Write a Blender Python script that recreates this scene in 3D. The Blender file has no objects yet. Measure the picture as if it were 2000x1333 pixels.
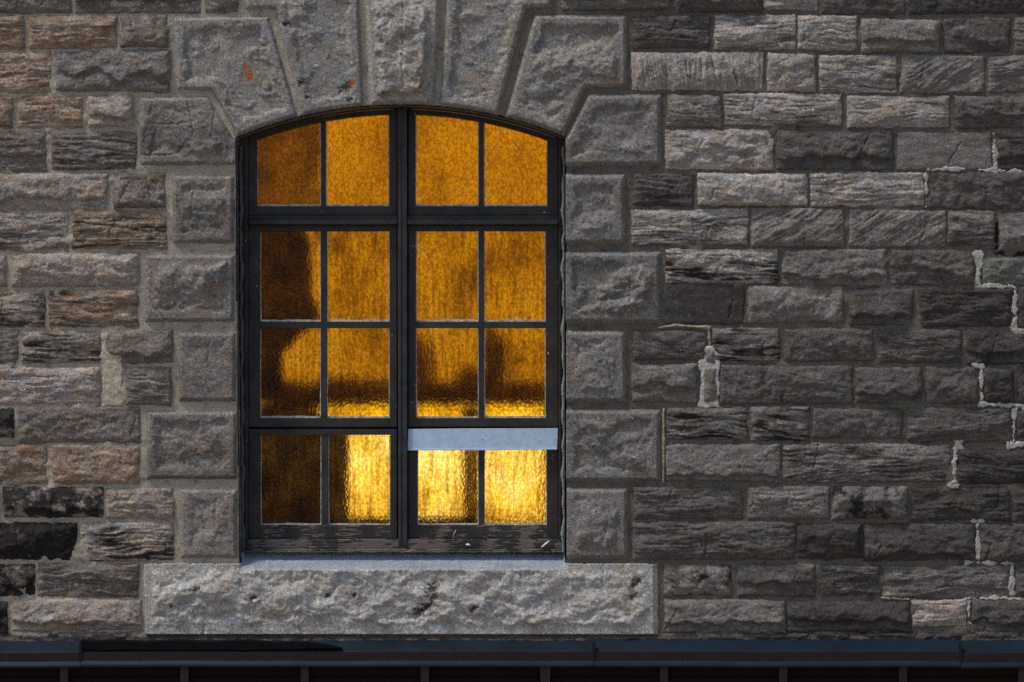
import bpy, bmesh, math, random
import numpy as np
from mathutils import Vector

scene = bpy.context.scene
col = scene.collection
R = math.radians
S = 0.002            # metres per photo pixel on the wall face
D = 13.0             # camera distance from the wall face

# ------------------------------------------------------------------ camera, sky, sun, exposure
cam_d = bpy.data.cameras.new("camera")
cam = bpy.data.objects.new("camera", cam_d); col.objects.link(cam)
cam.location = (0, -D, 0); cam.rotation_euler = (R(90), 0, 0)
cam_d.sensor_width = 36; cam_d.lens = 36 * D / (2000 * S)
cam_d.clip_start = 0.1; cam_d.clip_end = 500
scene.camera = cam

SUN_EL, SUN_AZ = 60, 242          # azimuth clockwise from +Y: front left of the wall
world = bpy.data.worlds.new("World"); scene.world = world; world.use_nodes = True
wn = world.node_tree.nodes; wl = world.node_tree.links
wn.clear()
wo = wn.new("ShaderNodeOutputWorld"); bg = wn.new("ShaderNodeBackground"); sky = wn.new("ShaderNodeTexSky")
sky.sky_type = 'NISHITA'; sky.sun_disc = False
sky.sun_elevation = R(SUN_EL); sky.sun_rotation = R(SUN_AZ)
sky.air_density = 1.0; sky.dust_density = 1.5; sky.ozone_density = 1.0
bg.inputs[1].default_value = 0.10
wl.new(sky.outputs[0], bg.inputs[0]); wl.new(bg.outputs[0], wo.inputs[0])

sun_d = bpy.data.lights.new("sun", 'SUN'); sun_d.energy = 2.0; sun_d.angle = R(9); sun_d.color = (1.0, 0.92, 0.82)
sun = bpy.data.objects.new("sun", sun_d); col.objects.link(sun)
sd_ = Vector((math.sin(R(SUN_AZ)) * math.cos(R(SUN_EL)), math.cos(R(SUN_AZ)) * math.cos(R(SUN_EL)), math.sin(R(SUN_EL))))
sun.rotation_euler = sd_.to_track_quat('Z', 'Y').to_euler(); sun.location = sd_ * 20

vs = scene.view_settings
scene.display_settings.display_device = 'sRGB'
vs.view_transform = 'Standard'; vs.look = 'None'; vs.gamma = 1; vs.use_curve_mapping = False
vs.exposure = 0.15
GLOW_UP, GLOW_LOW = 0.50, 1.6
cy = scene.cycles
cy.use_denoising = False
try:
    cy.denoiser = 'OPENIMAGEDENOISE'
except Exception:
    pass
cy.max_bounces = 8; cy.transmission_bounces = 8; cy.diffuse_bounces = 4; cy.glossy_bounces = 3
cy.caustics_reflective = False; cy.caustics_refractive = False
cy.sample_clamp_indirect = 1.5

# ------------------------------------------------------------------ noise
_rs = np.random.RandomState(11)
_ang = _rs.rand(256, 256) * 2 * np.pi
_gx, _gy = np.cos(_ang), np.sin(_ang)

def noise(x, y):
    """Perlin noise, about -1..1."""
    xi = np.floor(x).astype(np.int64); yi = np.floor(y).astype(np.int64)
    xf = x - xi; yf = y - yi
    u = xf * xf * xf * (xf * (xf * 6 - 15) + 10); v = yf * yf * yf * (yf * (yf * 6 - 15) + 10)
    x0 = xi & 255; x1 = (xi + 1) & 255; y0 = yi & 255; y1 = (yi + 1) & 255
    a = _gx[x0, y0] * xf + _gy[x0, y0] * yf
    b = _gx[x1, y0] * (xf - 1) + _gy[x1, y0] * yf
    c = _gx[x0, y1] * xf + _gy[x0, y1] * (yf - 1)
    d = _gx[x1, y1] * (xf - 1) + _gy[x1, y1] * (yf - 1)
    p = a + u * (b - a); q = c + u * (d - c)
    return (p + v * (q - p)) * 1.45

def fbm(x, y, o=4, g=0.5):
    s = 0; a = 1; t = 0
    for k in range(o):
        s = s + a * noise(x * 2 ** k + 17.3 * k, y * 2 ** k + 9.1 * k); t += a; a *= g
    return s / t

def ss(a, b, x):
    t = np.clip((x - a) / (b - a), 0, 1)
    return t * t * (3 - 2 * t)

# ------------------------------------------------------------------ object helpers
def tag(o, label=None, cat=None, group=None, kind=None):
    if label: o["label"] = label
    if cat: o["category"] = cat
    if group: o["group"] = group
    if kind: o["kind"] = kind
    return o

def empty(name, loc=(0, 0, 0)):
    o = bpy.data.objects.new(name, None); col.objects.link(o); o.location = loc
    o.empty_display_size = 0.1
    return o

def wloc(o):
    v = Vector(o.location)
    p = o.parent
    while p: v += Vector(p.location); p = p.parent
    return v

def P(px, py, y):
    k = S * (D + y) / D
    return ((px - 1000) * k, y, (666.5 - py) * k)

def link(name, me, m, parent=None, smooth=False):
    """verts given in world space: move the origin to the middle of the mesh"""
    n = len(me.vertices)
    co = np.empty(n * 3, np.float32); me.vertices.foreach_get("co", co); co = co.reshape(-1, 3)
    c = (co.min(0) + co.max(0)) / 2
    co -= c; me.vertices.foreach_set("co", co.ravel()); me.update()
    o = bpy.data.objects.new(name, me); col.objects.link(o)
    base = wloc(parent) if parent else Vector((0, 0, 0))
    o.parent = parent; o.location = Vector(c.tolist()) - base
    if m: me.materials.append(m)
    if smooth:
        me.polygons.foreach_set("use_smooth", np.ones(len(me.polygons), bool))
    return o

def bm_obj(name, bm, m, parent=None, smooth=False):
    me = bpy.data.meshes.new(name); bmesh.ops.recalc_face_normals(bm, faces=bm.faces); bm.to_mesh(me); bm.free()
    return link(name, me, m, parent, smooth)

def prism(bm, pts, yf, yb, bevel=0.0015):
    """photo-pixel outline pts, extruded from depth yf (front) to yb"""
    f = [bm.verts.new(P(x, y, yf)) for x, y in pts]
    b = [bm.verts.new((v.co.x, yb, v.co.z)) for v in f]
    n = len(f); ff = [bm.faces.new(f), bm.faces.new(b[::-1])]
    for i in range(n):
        ff.append(bm.faces.new((f[i], b[i], b[(i + 1) % n], f[(i + 1) % n])))
    if bevel:
        ed = set()
        for e in ff[0].edges: ed.add(e)
        bmesh.ops.bevel(bm, geom=list(ed), offset=bevel, segments=2, profile=0.6, affect='EDGES')

def rect(bm, x0, y0, x1, y1, yf, yb, bevel=0.0015):
    prism(bm, [(x0, y0), (x1, y0), (x1, y1), (x0, y1)], yf, yb, bevel)

# ------------------------------------------------------------------ materials
def mat(name):
    m = bpy.data.materials.new(name); m.use_nodes = True
    n = m.node_tree.nodes; l = m.node_tree.links
    return m, n, l, n["Principled BSDF"]

def add(n, t, **kw):
    x = n.new(t)
    for k, v in kw.items():
        if k in ("op",): x.operation = v
        elif k == "blend": x.data_type = 'RGBA'; x.blend_type = v
        else: setattr(x, k, v)
    return x

def noise_node(n, l, vec, scale, detail=4, rough=0.55):
    t = n.new("ShaderNodeTexNoise"); t.inputs["Scale"].default_value = scale
    t.inputs["Detail"].default_value = detail; t.inputs["Roughness"].default_value = rough
    if vec is not None: l.new(vec, t.inputs["Vector"])
    return t

def mapping(n, l, scale=(1, 1, 1), src="pos"):
    if src == "pos":
        g = n.new("ShaderNodeNewGeometry"); out = g.outputs["Position"]
    else:
        g = n.new("ShaderNodeTexCoord"); out = g.outputs[src]
    mp = n.new("ShaderNodeMapping"); mp.inputs["Scale"].default_value = scale
    l.new(out, mp.inputs["Vector"]); return mp.outputs[0]

def ramp(n, l, src, stops):
    r = n.new("ShaderNodeValToRGB"); e = r.color_ramp.elements
    while len(e) < len(stops): e.new(0.5)
    for k, (p, c) in enumerate(stops):
        e[k].position = p; e[k].color = (*c, 1) if len(c) == 3 else c
    l.new(src, r.inputs[0]); return r

def mix(n, l, a, b, fac, blend='MIX'):
    m = n.new("ShaderNodeMix"); m.data_type = 'RGBA'; m.blend_type = blend
    for sock, v in ((m.inputs[6], a), (m.inputs[7], b), (m.inputs[0], fac)):
        if isinstance(v, bpy.types.NodeSocket): l.new(v, sock)
        elif isinstance(v, (int, float)): sock.default_value = v
        else: sock.default_value = (*v, 1)
    return m.outputs[2]

def stone_material(name, grain, bump_d, speck):
    m, n, l, b = mat(name)
    at = n.new("ShaderNodeAttribute"); at.attribute_name = "Col"
    v = mapping(n, l)
    n1 = noise_node(n, l, v, grain, 5, 0.7)
    r1 = ramp(n, l, n1.outputs[0], [(0.28, (0.30, 0.29, 0.28)), (0.5, (1, 1, 1)), (0.72, (2.1, 2.08, 2.06))])
    c = mix(n, l, at.outputs["Color"], r1.outputs[0], 0.9, 'MULTIPLY')
    n2 = noise_node(n, l, v, grain * 1.7, 2, 0.5)
    r2 = ramp(n, l, n2.outputs[0], [(speck, (0, 0, 0)), (speck + 0.05, (1, 1, 1))])
    c = mix(n, l, c, (0.55, 0.52, 0.48), r2.outputs[0])
    n2b = noise_node(n, l, v, grain * 0.9, 3, 0.6)
    r2b = ramp(n, l, n2b.outputs[0], [(0.27, (1, 1, 1)), (0.33, (0, 0, 0))])
    c = mix(n, l, c, (0.035, 0.03, 0.028), r2b.outputs[0])
    l.new(c, b.inputs["Base Color"])
    b.inputs["Roughness"].default_value = 0.88
    b.inputs["Specular IOR Level"].default_value = 0.3
    n3 = noise_node(n, l, v, grain * 0.55, 6, 0.75)
    bp = n.new("ShaderNodeBump"); bp.inputs["Distance"].default_value = bump_d; bp.inputs["Strength"].default_value = 0.9
    l.new(n3.outputs[0], bp.inputs["Height"]); l.new(bp.outputs[0], b.inputs["Normal"])
    return m

M = {}
M['rubble'] = stone_material("rock_faced_sandstone", 170, 0.006, 0.72)
M['dressed'] = stone_material("dressed_sandstone", 230, 0.005, 0.66)
M['mortar'] = stone_material("lime_mortar", 240, 0.003, 0.72)

def paint_material(name, peel, wood=(0.16, 0.12, 0.085), base=(0.026, 0.0235, 0.0225), stretch=(1, 1, 14)):
    m, n, l, b = mat(name)
    v = mapping(n, l); vs_ = mapping(n, l, stretch)
    n1 = noise_node(n, l, vs_, 20, 4, 0.6)
    n1b = noise_node(n, l, v, 9, 3, 0.6)
    ad = n.new("ShaderNodeMath"); ad.operation = 'ADD'; l.new(n1.outputs[0], ad.inputs[0]); l.new(n1b.outputs[0], ad.inputs[1])
    r = ramp(n, l, ad.outputs[0], [(0.0, (0, 0, 0)), (1.0, (1, 1, 1))])
    mr = n.new("ShaderNodeMapRange"); mr.inputs[1].default_value = peel; mr.inputs[2].default_value = peel + 0.05
    l.new(ad.outputs[0], mr.inputs[0])
    grain_v = mapping(n, l, (stretch[2] * 2, 1, stretch[0] * 2) if stretch[2] > stretch[0] else (1, 1, 40))
    ng = noise_node(n, l, mapping(n, l, (1, 1, 30) if stretch[2] > 1 else (30, 1, 1)), 14, 6, 0.7)
    wd = ramp(n, l, ng.outputs[0], [(0.3, tuple(x * 0.45 for x in wood)), (0.7, tuple(x * 1.5 for x in wood))])
    nv = noise_node(n, l, v, 14, 4, 0.6)
    pc = ramp(n, l, nv.outputs[0], [(0.3, tuple(x * 0.6 for x in base)), (0.7, tuple(x * 1.7 for x in base))])
    c = mix(n, l, pc.outputs[0], wd.outputs[0], mr.outputs[0])
    nc = noise_node(n, l, v, 60, 3, 0.6)
    rc = ramp(n, l, nc.outputs[0], [(0.71, (0, 0, 0)), (0.735, (1, 1, 1))])
    c = mix(n, l, c, (0.45, 0.44, 0.42), rc.outputs[0])
    l.new(c, b.inputs["Base Color"])
    b.inputs["Roughness"].default_value = 0.55; b.inputs["Specular IOR Level"].default_value = 0.45
    sb = n.new("ShaderNodeMath"); sb.operation = 'SUBTRACT'; l.new(ng.outputs[0], sb.inputs[0]); l.new(mr.outputs[0], sb.inputs[1])
    bp = n.new("ShaderNodeBump"); bp.inputs["Distance"].default_value = 0.0015; bp.inputs["Strength"].default_value = 0.7
    l.new(sb.outputs[0], bp.inputs["Height"]); l.new(bp.outputs[0], b.inputs["Normal"])
    return m

M['paint_v'] = paint_material("black_paint_upright", 1.42, stretch=(14, 1, 1))
M['paint_h'] = paint_material("black_paint_level", 1.40, stretch=(1, 1, 14))
M['peel_h'] = paint_material("peeling_black_paint", 1.05, wood=(0.18, 0.14, 0.105), stretch=(1, 1, 10))
M['peel_s'] = paint_material("peeling_sill_paint", 0.95, wood=(0.17, 0.135, 0.118), stretch=(1, 1, 10))
M['paint_m'] = paint_material("chipped_black_paint", 1.28, base=(0.03, 0.03, 0.033), stretch=(14, 1, 1))

def plain(name, c, rough=0.7, metal=0.0, spec=0.4, var=0.3, scale=20, bump=0.0, stretch=(1, 1, 1)):
    m, n, l, b = mat(name)
    v = mapping(n, l, stretch)
    t = noise_node(n, l, v, scale, 5, 0.6)
    r = ramp(n, l, t.outputs[0], [(0.3, tuple(x * (1 - var) for x in c)), (0.7, tuple(min(1, x * (1 + var)) for x in c))])
    l.new(r.outputs[0], b.inputs["Base Color"])
    b.inputs["Roughness"].default_value = rough; b.inputs["Metallic"].default_value = metal
    b.inputs["Specular IOR Level"].default_value = spec
    if bump:
        t2 = noise_node(n, l, v, scale * 6, 4, 0.6)
        bp = n.new("ShaderNodeBump"); bp.inputs["Distance"].default_value = bump; bp.inputs["Strength"].default_value = 0.8
        l.new(t2.outputs[0], bp.inputs["Height"]); l.new(bp.outputs[0], b.inputs["Normal"])
    return m

M['caulk'] = plain("slate_caulk", (0.11, 0.12, 0.125), 0.7, var=0.35, scale=30, bump=0.002)
M['putty'] = plain("aged_putty", (0.60, 0.57, 0.51), 0.85, var=0.6, scale=60, bump=0.001)
M['strip'] = plain("pale_blue_sheet_metal", (0.52, 0.68, 0.87), 0.6, 0.0, 0.4, var=0.12, scale=45, bump=0.0006)  # blue of the reflected sky is put into the metal's colour
M['flash'] = plain("dark_blue_flashing", (0.006, 0.015, 0.028), 0.5, 0.0, 0.2, var=0.35, scale=8, bump=0.0004, stretch=(1, 1, 1))  # blue tint stands in for sky reflected on the sloped faces
M['fascia'] = plain("brown_purple_fascia", (0.020, 0.014, 0.016), 0.6, 0.0, 0.2, var=0.3, scale=30, stretch=(6, 1, 0.2))
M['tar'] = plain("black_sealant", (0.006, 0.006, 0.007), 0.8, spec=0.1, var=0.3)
M['clad'] = plain("dark_brown_cladding", (0.016, 0.009, 0.007), 0.8, 0.0, 0.15, var=0.25, scale=6, stretch=(1, 1, 4))
M['batten'] = plain("brown_batten", (0.036, 0.020, 0.019), 0.55, var=0.2, scale=10)
M['cloth'] = plain("dark_curtain_cloth", (0.24, 0.17, 0.09), 0.9, var=0.3, scale=12)
M['sack'] = plain("dark_sacking", (0.30, 0.20, 0.10), 0.9, var=0.3, scale=18)
M['board'] = plain("shelf_board", (0.22, 0.15, 0.08), 0.8, var=0.3, scale=12)
M['plaster'] = plain("room_plaster", (0.72, 0.60, 0.44), 0.9, var=0.12, scale=3)
M['straw'] = plain("dry_straw", (0.42, 0.36, 0.26), 0.8, var=0.3, scale=50)
M['chip'] = plain("white_chip", (0.75, 0.75, 0.73), 0.7, var=0.1)
M['earth'] = plain("ground_gravel", (0.26, 0.20, 0.14), 0.95, var=0.3, scale=2)

def glass_material(name, lo, mid, hi, dirt, scale, runs):
    m, n, l, b = mat(name)
    n.remove(b); out = [x for x in n if x.type == 'OUTPUT_MATERIAL'][0]
    v = mapping(n, l, (1, 1, 0.62))
    vo = n.new("ShaderNodeTexVoronoi"); vo.feature = 'SMOOTH_F1'; vo.inputs["Scale"].default_value = scale
    vo.inputs["Smoothness"].default_value = 0.6; vo.inputs["Randomness"].default_value = 0.8
    l.new(v, vo.inputs["Vector"])
    v2 = mapping(n, l, (1, 1, 1))
    n1 = noise_node(n, l, mapping(n, l, (1, 1, .8)), 5.0, 5, 0.62)               # blotchy thickness of the colour
    n2 = noise_node(n, l, mapping(n, l, (1, 1, 0.09)), 60, 3, 0.6)   # run marks
    n3 = noise_node(n, l, v2, 38, 4, 0.65)                # specks of dirt
    # pebble: bright cell middles and dark rims painted in for refracted light
    rp = ramp(n, l, vo.outputs["Distance"], [(0.12, (1.25, 1.25, 1.28)), (0.42, (0.90, 0.88, 0.85)), (0.66, (0.56, 0.50, 0.42))])
    ra = ramp(n, l, n1.outputs[0], [(0.30, tuple(k * k for k in lo)), (0.52, tuple(k * k for k in mid)), (0.72, tuple(k * k for k in hi))])
    rr = ramp(n, l, n2.outputs[0], [(0.36, (0.50, 0.45, 0.40)), (0.58, (1.08, 1.08, 1.1))])
    rd = ramp(n, l, n3.outputs[0], [(0.27 + dirt, (0.28, 0.24, 0.2)), (0.40 + dirt, (1, 1, 1))])
    c = mix(n, l, ra.outputs[0], rp.outputs[0], 0.85, 'MULTIPLY')
    c = mix(n, l, c, rr.outputs[0], runs, 'MULTIPLY')
    c = mix(n, l, c, rd.outputs[0], 0.8, 'MULTIPLY')
    bp = n.new("ShaderNodeBump"); bp.inputs["Distance"].default_value = 0.003; bp.inputs["Strength"].default_value = 0.8
    bp.invert = True
    l.new(vo.outputs["Distance"], bp.inputs["Height"])
    rf = n.new("ShaderNodeBsdfRefraction"); rf.inputs["IOR"].default_value = 1.30; rf.inputs["Roughness"].default_value = 0.50
    l.new(c, rf.inputs["Color"]); l.new(bp.outputs[0], rf.inputs["Normal"])
    gl = n.new("ShaderNodeBsdfGlossy"); gl.inputs["Roughness"].default_value = 0.15
    l.new(bp.outputs[0], gl.inputs["Normal"])
    fr = n.new("ShaderNodeFresnel"); fr.inputs["IOR"].default_value = 1.28
    ms = n.new("ShaderNodeMixShader"); l.new(fr.outputs[0], ms.inputs[0]); l.new(rf.outputs[0], ms.inputs[1]); l.new(gl.outputs[0], ms.inputs[2])
    l.new(ms.outputs[0], out.inputs["Surface"])
    return m
M['glass'] = glass_material("amber_pebbled_glass", (0.78, 0.60, 0.03), (0.96, 0.76, 0.055), (1.0, 0.83, 0.10), -0.05, 124, 0.25)
M["glass_mid"] = glass_material("stained_amber_glass", (0.55, 0.40, 0.02), (0.93, 0.75, 0.07), (1.0, 0.87, 0.22), 0.01, 118, .6)
M['glass_low'] = glass_material("pale_amber_glass", (0.60, 0.46, 0.07), (0.95, 0.84, 0.36), (1.0, 0.95, 0.68), 0.01, 124, .85)  # paler copy of the glass, partly painting in the overexposed glow
_m, _n, _l, _b = mat("clear_back_of_glass"); _n.remove(_b)
_t = _n.new("ShaderNodeBsdfTransparent"); _t.inputs[0].default_value = (.98, .97, .95, 1)
_l.new(_t.outputs[0], [x for x in _n if x.type == 'OUTPUT_MATERIAL'][0].inputs["Surface"]); M['clear'] = _m
for _k, _c, _s in (("glow_upper", (1, .61, .25), GLOW_UP), ("glow_lower", (1, .75, .38), GLOW_LOW)):
    _m, _n, _l, _b = mat(_k); _b.inputs["Base Color"].default_value = (.6, .5, .35, 1)
    _b.inputs["Emission Color"].default_value = (*_c, 1); _b.inputs["Emission Strength"].default_value = _s; M[_k] = _m
def backlit(name, c, t, w):
    m, n, l, b = mat(name)
    b.inputs["Base Color"].default_value = (*c, 1); b.inputs["Roughness"].default_value = .95
    tr = n.new("ShaderNodeBsdfTranslucent"); ms = n.new("ShaderNodeMixShader"); ms.inputs[0].default_value = w
    tn = noise_node(n, l, mapping(n, l), 9, 4, .6); tc = ramp(n, l, tn.outputs[0], [(.3, tuple(k * .5 for k in t)), (.7, t)])
    l.new(tc.outputs[0], tr.inputs[0])
    l.new(b.outputs[0], ms.inputs[1]); l.new(tr.outputs[0], ms.inputs[2])
    l.new(ms.outputs[0], [x for x in n if x.type == 'OUTPUT_MATERIAL'][0].inputs["Surface"])
    return m
M['cloth'] = backlit("thin_curtain_cloth", (0.20, 0.15, 0.09), (0.62, 0.55, 0.40), .75)
M['sheer'] = backlit("sheer_curtain_cloth", (0.30, 0.22, 0.12), (0.98, 0.92, 0.80), .92)
M['sack'] = backlit("thin_sacking", (0.25, 0.18, 0.10), (0.95, 0.82, 0.6), .85)

# ------------------------------------------------------------------ height-field stones
def poly_sd(poly, X, Y, edges=None):
    """signed distance (inside +) to the outline, and distance to chosen edges"""
    n = len(poly); d2 = np.full(X.shape, 1e12); dc = np.full(X.shape, 1e12); ins = np.zeros(X.shape, bool)
    for i in range(n):
        ax, ay = poly[i]; bx, by = poly[(i + 1) % n]
        ex, ey = bx - ax, by - ay; L = ex * ex + ey * ey
        if L == 0: continue
        t = np.clip(((X - ax) * ex + (Y - ay) * ey) / L, 0, 1)
        q = (X - ax - t * ex) ** 2 + (Y - ay - t * ey) ** 2
        d2 = np.minimum(d2, q)
        if edges is not None and edges[i]: dc = np.minimum(dc, q)
        if ay != by:
            c = (ay > Y) != (by > Y)
            ins ^= c & (X < ex * (Y - ay) / ey + ax)
    d = np.sqrt(d2)
    return np.where(ins, d, -d), np.sqrt(dc)

def field(name, poly, hfun, cfun, m, parent, step=2.0, jag=2.0, seed=0, edges=None, skirt=-10.0, hole=None, y0=-0.02, ragged=0.0):
    xs = [p[0] for p in poly]; ys = [p[1] for p in poly]
    x0, x1, y0_, y1 = min(xs) - 3 * step - jag, max(xs) + 3 * step + jag, min(ys) - 3 * step - jag, max(ys) + 3 * step + jag
    gx = np.arange(x0, x1 + step, step); gy = np.arange(y0_, y1 + step, step)
    X, Y = np.meshgrid(gx, gy)
    o = seed * 7.31
    if jag:
        wx = jag * (0.9 * noise(X / 22 + o, Y / 22) + 0.6 * noise(X / 8 + o, Y / 8 + 3))
        wy = jag * (0.9 * noise(X / 22 + 40 + o, Y / 22) + 0.6 * noise(X / 8 + 60 + o, Y / 8))
    else: wx = wy = 0
    sd, dc = poly_sd(poly, X + wx, Y + wy, edges)
    if hole is not None:
        sh, _ = poly_sd(hole, X, Y); sd = np.minimum(sd, -sh)
    if ragged: sd = sd + ragged * (fbm(X / 13 + o, Y / 13, 4, .6) + .7 * noise(X / 34 + o, Y / 34))
    gyy, gxx = np.gradient(sd, step)
    inside = sd > 0
    H = hfun(X, Y, sd, dc); C = cfun(X, Y, sd, H)
    H = np.where(inside, H, skirt)
    ln = np.sqrt(gxx ** 2 + gyy ** 2) + 1e-6
    XX = np.where(inside, X, X + np.clip(-sd, 0, 3 * step) * gxx / ln)
    YY = np.where(inside, Y, Y + np.clip(-sd, 0, 3 * step) * gyy / ln)
    cell = (inside[:-1, :-1] | inside[1:, :-1] | inside[:-1, 1:] | inside[1:, 1:])
    idx = np.full(X.shape, -1, np.int64)
    used = np.zeros(X.shape, bool)
    used[:-1, :-1] |= cell; used[1:, :-1] |= cell; used[:-1, 1:] |= cell; used[1:, 1:] |= cell
    idx[used] = np.arange(used.sum())
    k = S * (D + y0) / D
    co = np.stack([(XX[used] - 1000) * k, -H[used] * S, (666.5 - YY[used]) * k], 1).astype(np.float32)
    q = np.stack([idx[:-1, :-1][cell], idx[1:, :-1][cell], idx[1:, 1:][cell], idx[:-1, 1:][cell]], 1).astype(np.int32)
    me = bpy.data.meshes.new(name)
    nq = len(q)
    me.vertices.add(len(co)); me.vertices.foreach_set("co", co.ravel())
    me.loops.add(nq * 4); me.loops.foreach_set("vertex_index", q.ravel())
    me.polygons.add(nq); me.polygons.foreach_set("loop_start", np.arange(0, nq * 4, 4, dtype=np.int32))
    me.update(calc_edges=True)
    ca = me.color_attributes.new("Col", 'FLOAT_COLOR', 'POINT')
    rgba = np.ones((len(co), 4), np.float32); rgba[:, :3] = np.clip(C[used], 0.004, 1)
    ca.data.foreach_set("color", rgba.ravel())
    return link(name, me, m, parent, smooth=True)

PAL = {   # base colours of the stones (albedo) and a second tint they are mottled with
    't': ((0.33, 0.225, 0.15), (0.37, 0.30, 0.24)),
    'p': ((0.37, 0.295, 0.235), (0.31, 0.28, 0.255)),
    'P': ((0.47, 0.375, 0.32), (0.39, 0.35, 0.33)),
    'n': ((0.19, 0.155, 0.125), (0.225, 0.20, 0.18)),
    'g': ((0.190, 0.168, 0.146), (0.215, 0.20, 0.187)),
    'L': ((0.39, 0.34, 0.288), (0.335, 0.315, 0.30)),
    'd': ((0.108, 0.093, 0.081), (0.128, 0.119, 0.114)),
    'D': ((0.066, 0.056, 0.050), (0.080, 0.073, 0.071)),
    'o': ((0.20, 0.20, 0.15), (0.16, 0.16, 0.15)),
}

def rock(kind, tint, x0, y0, x1, y1, seed, stain=0.0, soot=0.0):
    rng = random.Random(seed * 13 + 5); o = seed * 5.77
    w, h = x1 - x0, y1 - y0
    planes = []
    for k in range(6):
        planes.append((rng.uniform(x0, x1), rng.uniform(y0 + h * .1, y1 - h * .1), rng.gauss(0, .07), rng.gauss(0.0, .20), rng.uniform(5, 12)))
    yl = y0 + h * rng.uniform(.55, .82); lamp = h * rng.uniform(.10, .25); ll = rng.uniform(38, 80)
    dirn = {'vert': 84, 'diag': -32}.get(kind, rng.uniform(-3, 3))
    ca, sa = math.cos(R(dirn)), math.sin(R(dirn))
    lay = rng.uniform(4.0, 7.5)
    cracks = [(rng.uniform(x0 + 8, x1 - 8), rng.uniform(-.6, .6), rng.uniform(0, .6), rng.uniform(.25, .8)) for _ in range(rng.choice([0, 0, 1, 1, 2]))]
    cache = {}
    def strata(X, Y):
        U = X * ca + Y * sa; V = -X * sa + Y * ca
        V = V + 9 * noise(U / 120 + o, V / 55) + 2.5 * noise(U / 32 + o, V / 16)
        return U, V
    def hfun(X, Y, sd, dc):
        edge = 1 - np.exp(-np.maximum(sd, 0) / 6.5)
        wx = X + 8 * noise(X / 30 + o, Y / 30) + 3 * noise(X / 11 + o, Y / 11); wy = Y + 7 * noise(X / 30 + 9 + o, Y / 30 + 4) + 3 * noise(X / 11 + 5 + o, Y / 11)
        F = np.full(X.shape, 1e9)
        for (cx, cy_, gx, gy, a) in planes:
            F = np.minimum(F, a + gx * (wx - cx) + gy * (wy - cy_))
        F = np.clip(F, -6, 13)
        B = 1.5 * np.abs(noise(wx / 62 + o, wy / 36 + o)) + .7 * np.abs(noise(wx / 27 + o, wy / 17 + 3)) + .3 * np.abs(noise(wx / 12 + o, wy / 9 + 3))
        U, V = strata(X, Y)
        q = V / lay + 0.7 * noise(U / 30 + o, V / 20)
        ix = np.floor(q); fr = q - ix
        a0 = noise(U / 60 + ix * 17.3 + o, ix * 3.7 + .5); a1 = noise(U / 60 + (ix + 1) * 17.3 + o, (ix + 1) * 3.7 + .5)
        lam = a0 + (a1 - a0) * ss(.55, 1.0, fr)
        H = 0
        if kind in ('strata', 'vert', 'diag'):
            g = ss(.30, .60, noise(U / 85 + o + 5, V / 3.6))
            big = noise(U / 110 + o, V / 30)
            H = 2.5 * lam + 1.0 * noise(U / 30 + o, V / 2.4) - 3.0 * g + 4.5 * big + 0.45 * F + 2.2 * B
        elif kind == 'lip':
            line = yl + lamp * noise(X / ll + o, X * 0 + seed) + 6 * noise(X / 24 + o, Y / 24) + 2 * noise(X / 9 + o, Y / 9)
            s = ss(-2.0, 4.0, Y - line)
            bot = ss(2, h * .42, Y - line)
            H = 0.45 * F + 4.0 * B + 6 * ss(y0, y1, Y) * (1 - s) - 5.5 * s + 6 * bot * s + 0.6 * lam
        elif kind == 'facet':
            H = 0.9 * F + 5.0 * B + 0.8 * lam
        elif kind == 'pit':
            H = 0.4 * F + 3.0 * B + 2.6 * fbm(X / 16 + o, Y / 13, 3)
        elif kind == 'flat':
            H = 1.2 * fbm(X / 40 + o, Y / 30, 3) - 3
        amp = 0.4 if kind == 'flat' else 1.0
        H = H + amp * (3.4 * fbm(X / 26 + o, Y / 18 + o, 4, .62) + 0.8 * noise(X / 4.5 + o, Y / 4.5))
        H = 3.0 + 1.5 * np.clip(sd / 2.0, 0, 1) + edge * (5 + np.maximum(H, -5.5))
        for (cx, sl, f0, ln) in cracks:
            xc = cx + sl * (Y - y0) + 4 * noise(Y / 11 + cx, Y * 0 + o)
            on = (Y > y0 + h * f0) & (Y < y0 + h * (f0 + ln))
            H = H - 3.2 * np.exp(-((X - xc) / 1.5) ** 2) * on
        cache['UV'] = (U, V); cache['lam'] = lam
        return H
    b0, b1 = (np.array(c) for c in PAL[tint])
    tone = rng.uniform(.88, 1.12)
    def cfun(X, Y, sd, H):
        U, V = cache['UV']
        f = ss(-.3, .3, fbm(X / 50 + o + 31, Y / 26, 4, .6))[..., None]
        C = (b0 + (b1 - b0) * f) * tone
        C = C * (1 + .55 * fbm(U / 60 + o, V / (6 if kind in ('strata', 'vert', 'diag') else 16) + 9, 5, .6))[..., None]
        C = C * (1 + .45 * fbm(X / 18 + o, Y / 14 + 9, 4, .7))[..., None]
        br = ss(.08, .5, fbm(X / 60 + o + 77, Y / 30, 3))[..., None]            # iron staining
        C = C * (1 - br * np.array((.06, .17, .30)) * (1 if x0 < 400 else .6))
        bl = ss(.10, .5, fbm(X / 55 + o + 123, Y / 26, 4))[..., None]           # blue-grey bloom
        C = C * (1 - bl * np.array((.16, .09, -.01)))
        pale = ss(.18, .42, fbm(U / 40 + o + 11, V / 10 + 3, 5, .6))[..., None]
        C = C * (1 + .45 * pale)
        dk = ss(.30, .55, fbm(X / 22 + o + 211, Y / 12 + 3, 5, .65))[..., None]
        C = C * (1 - .55 * dk)
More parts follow.
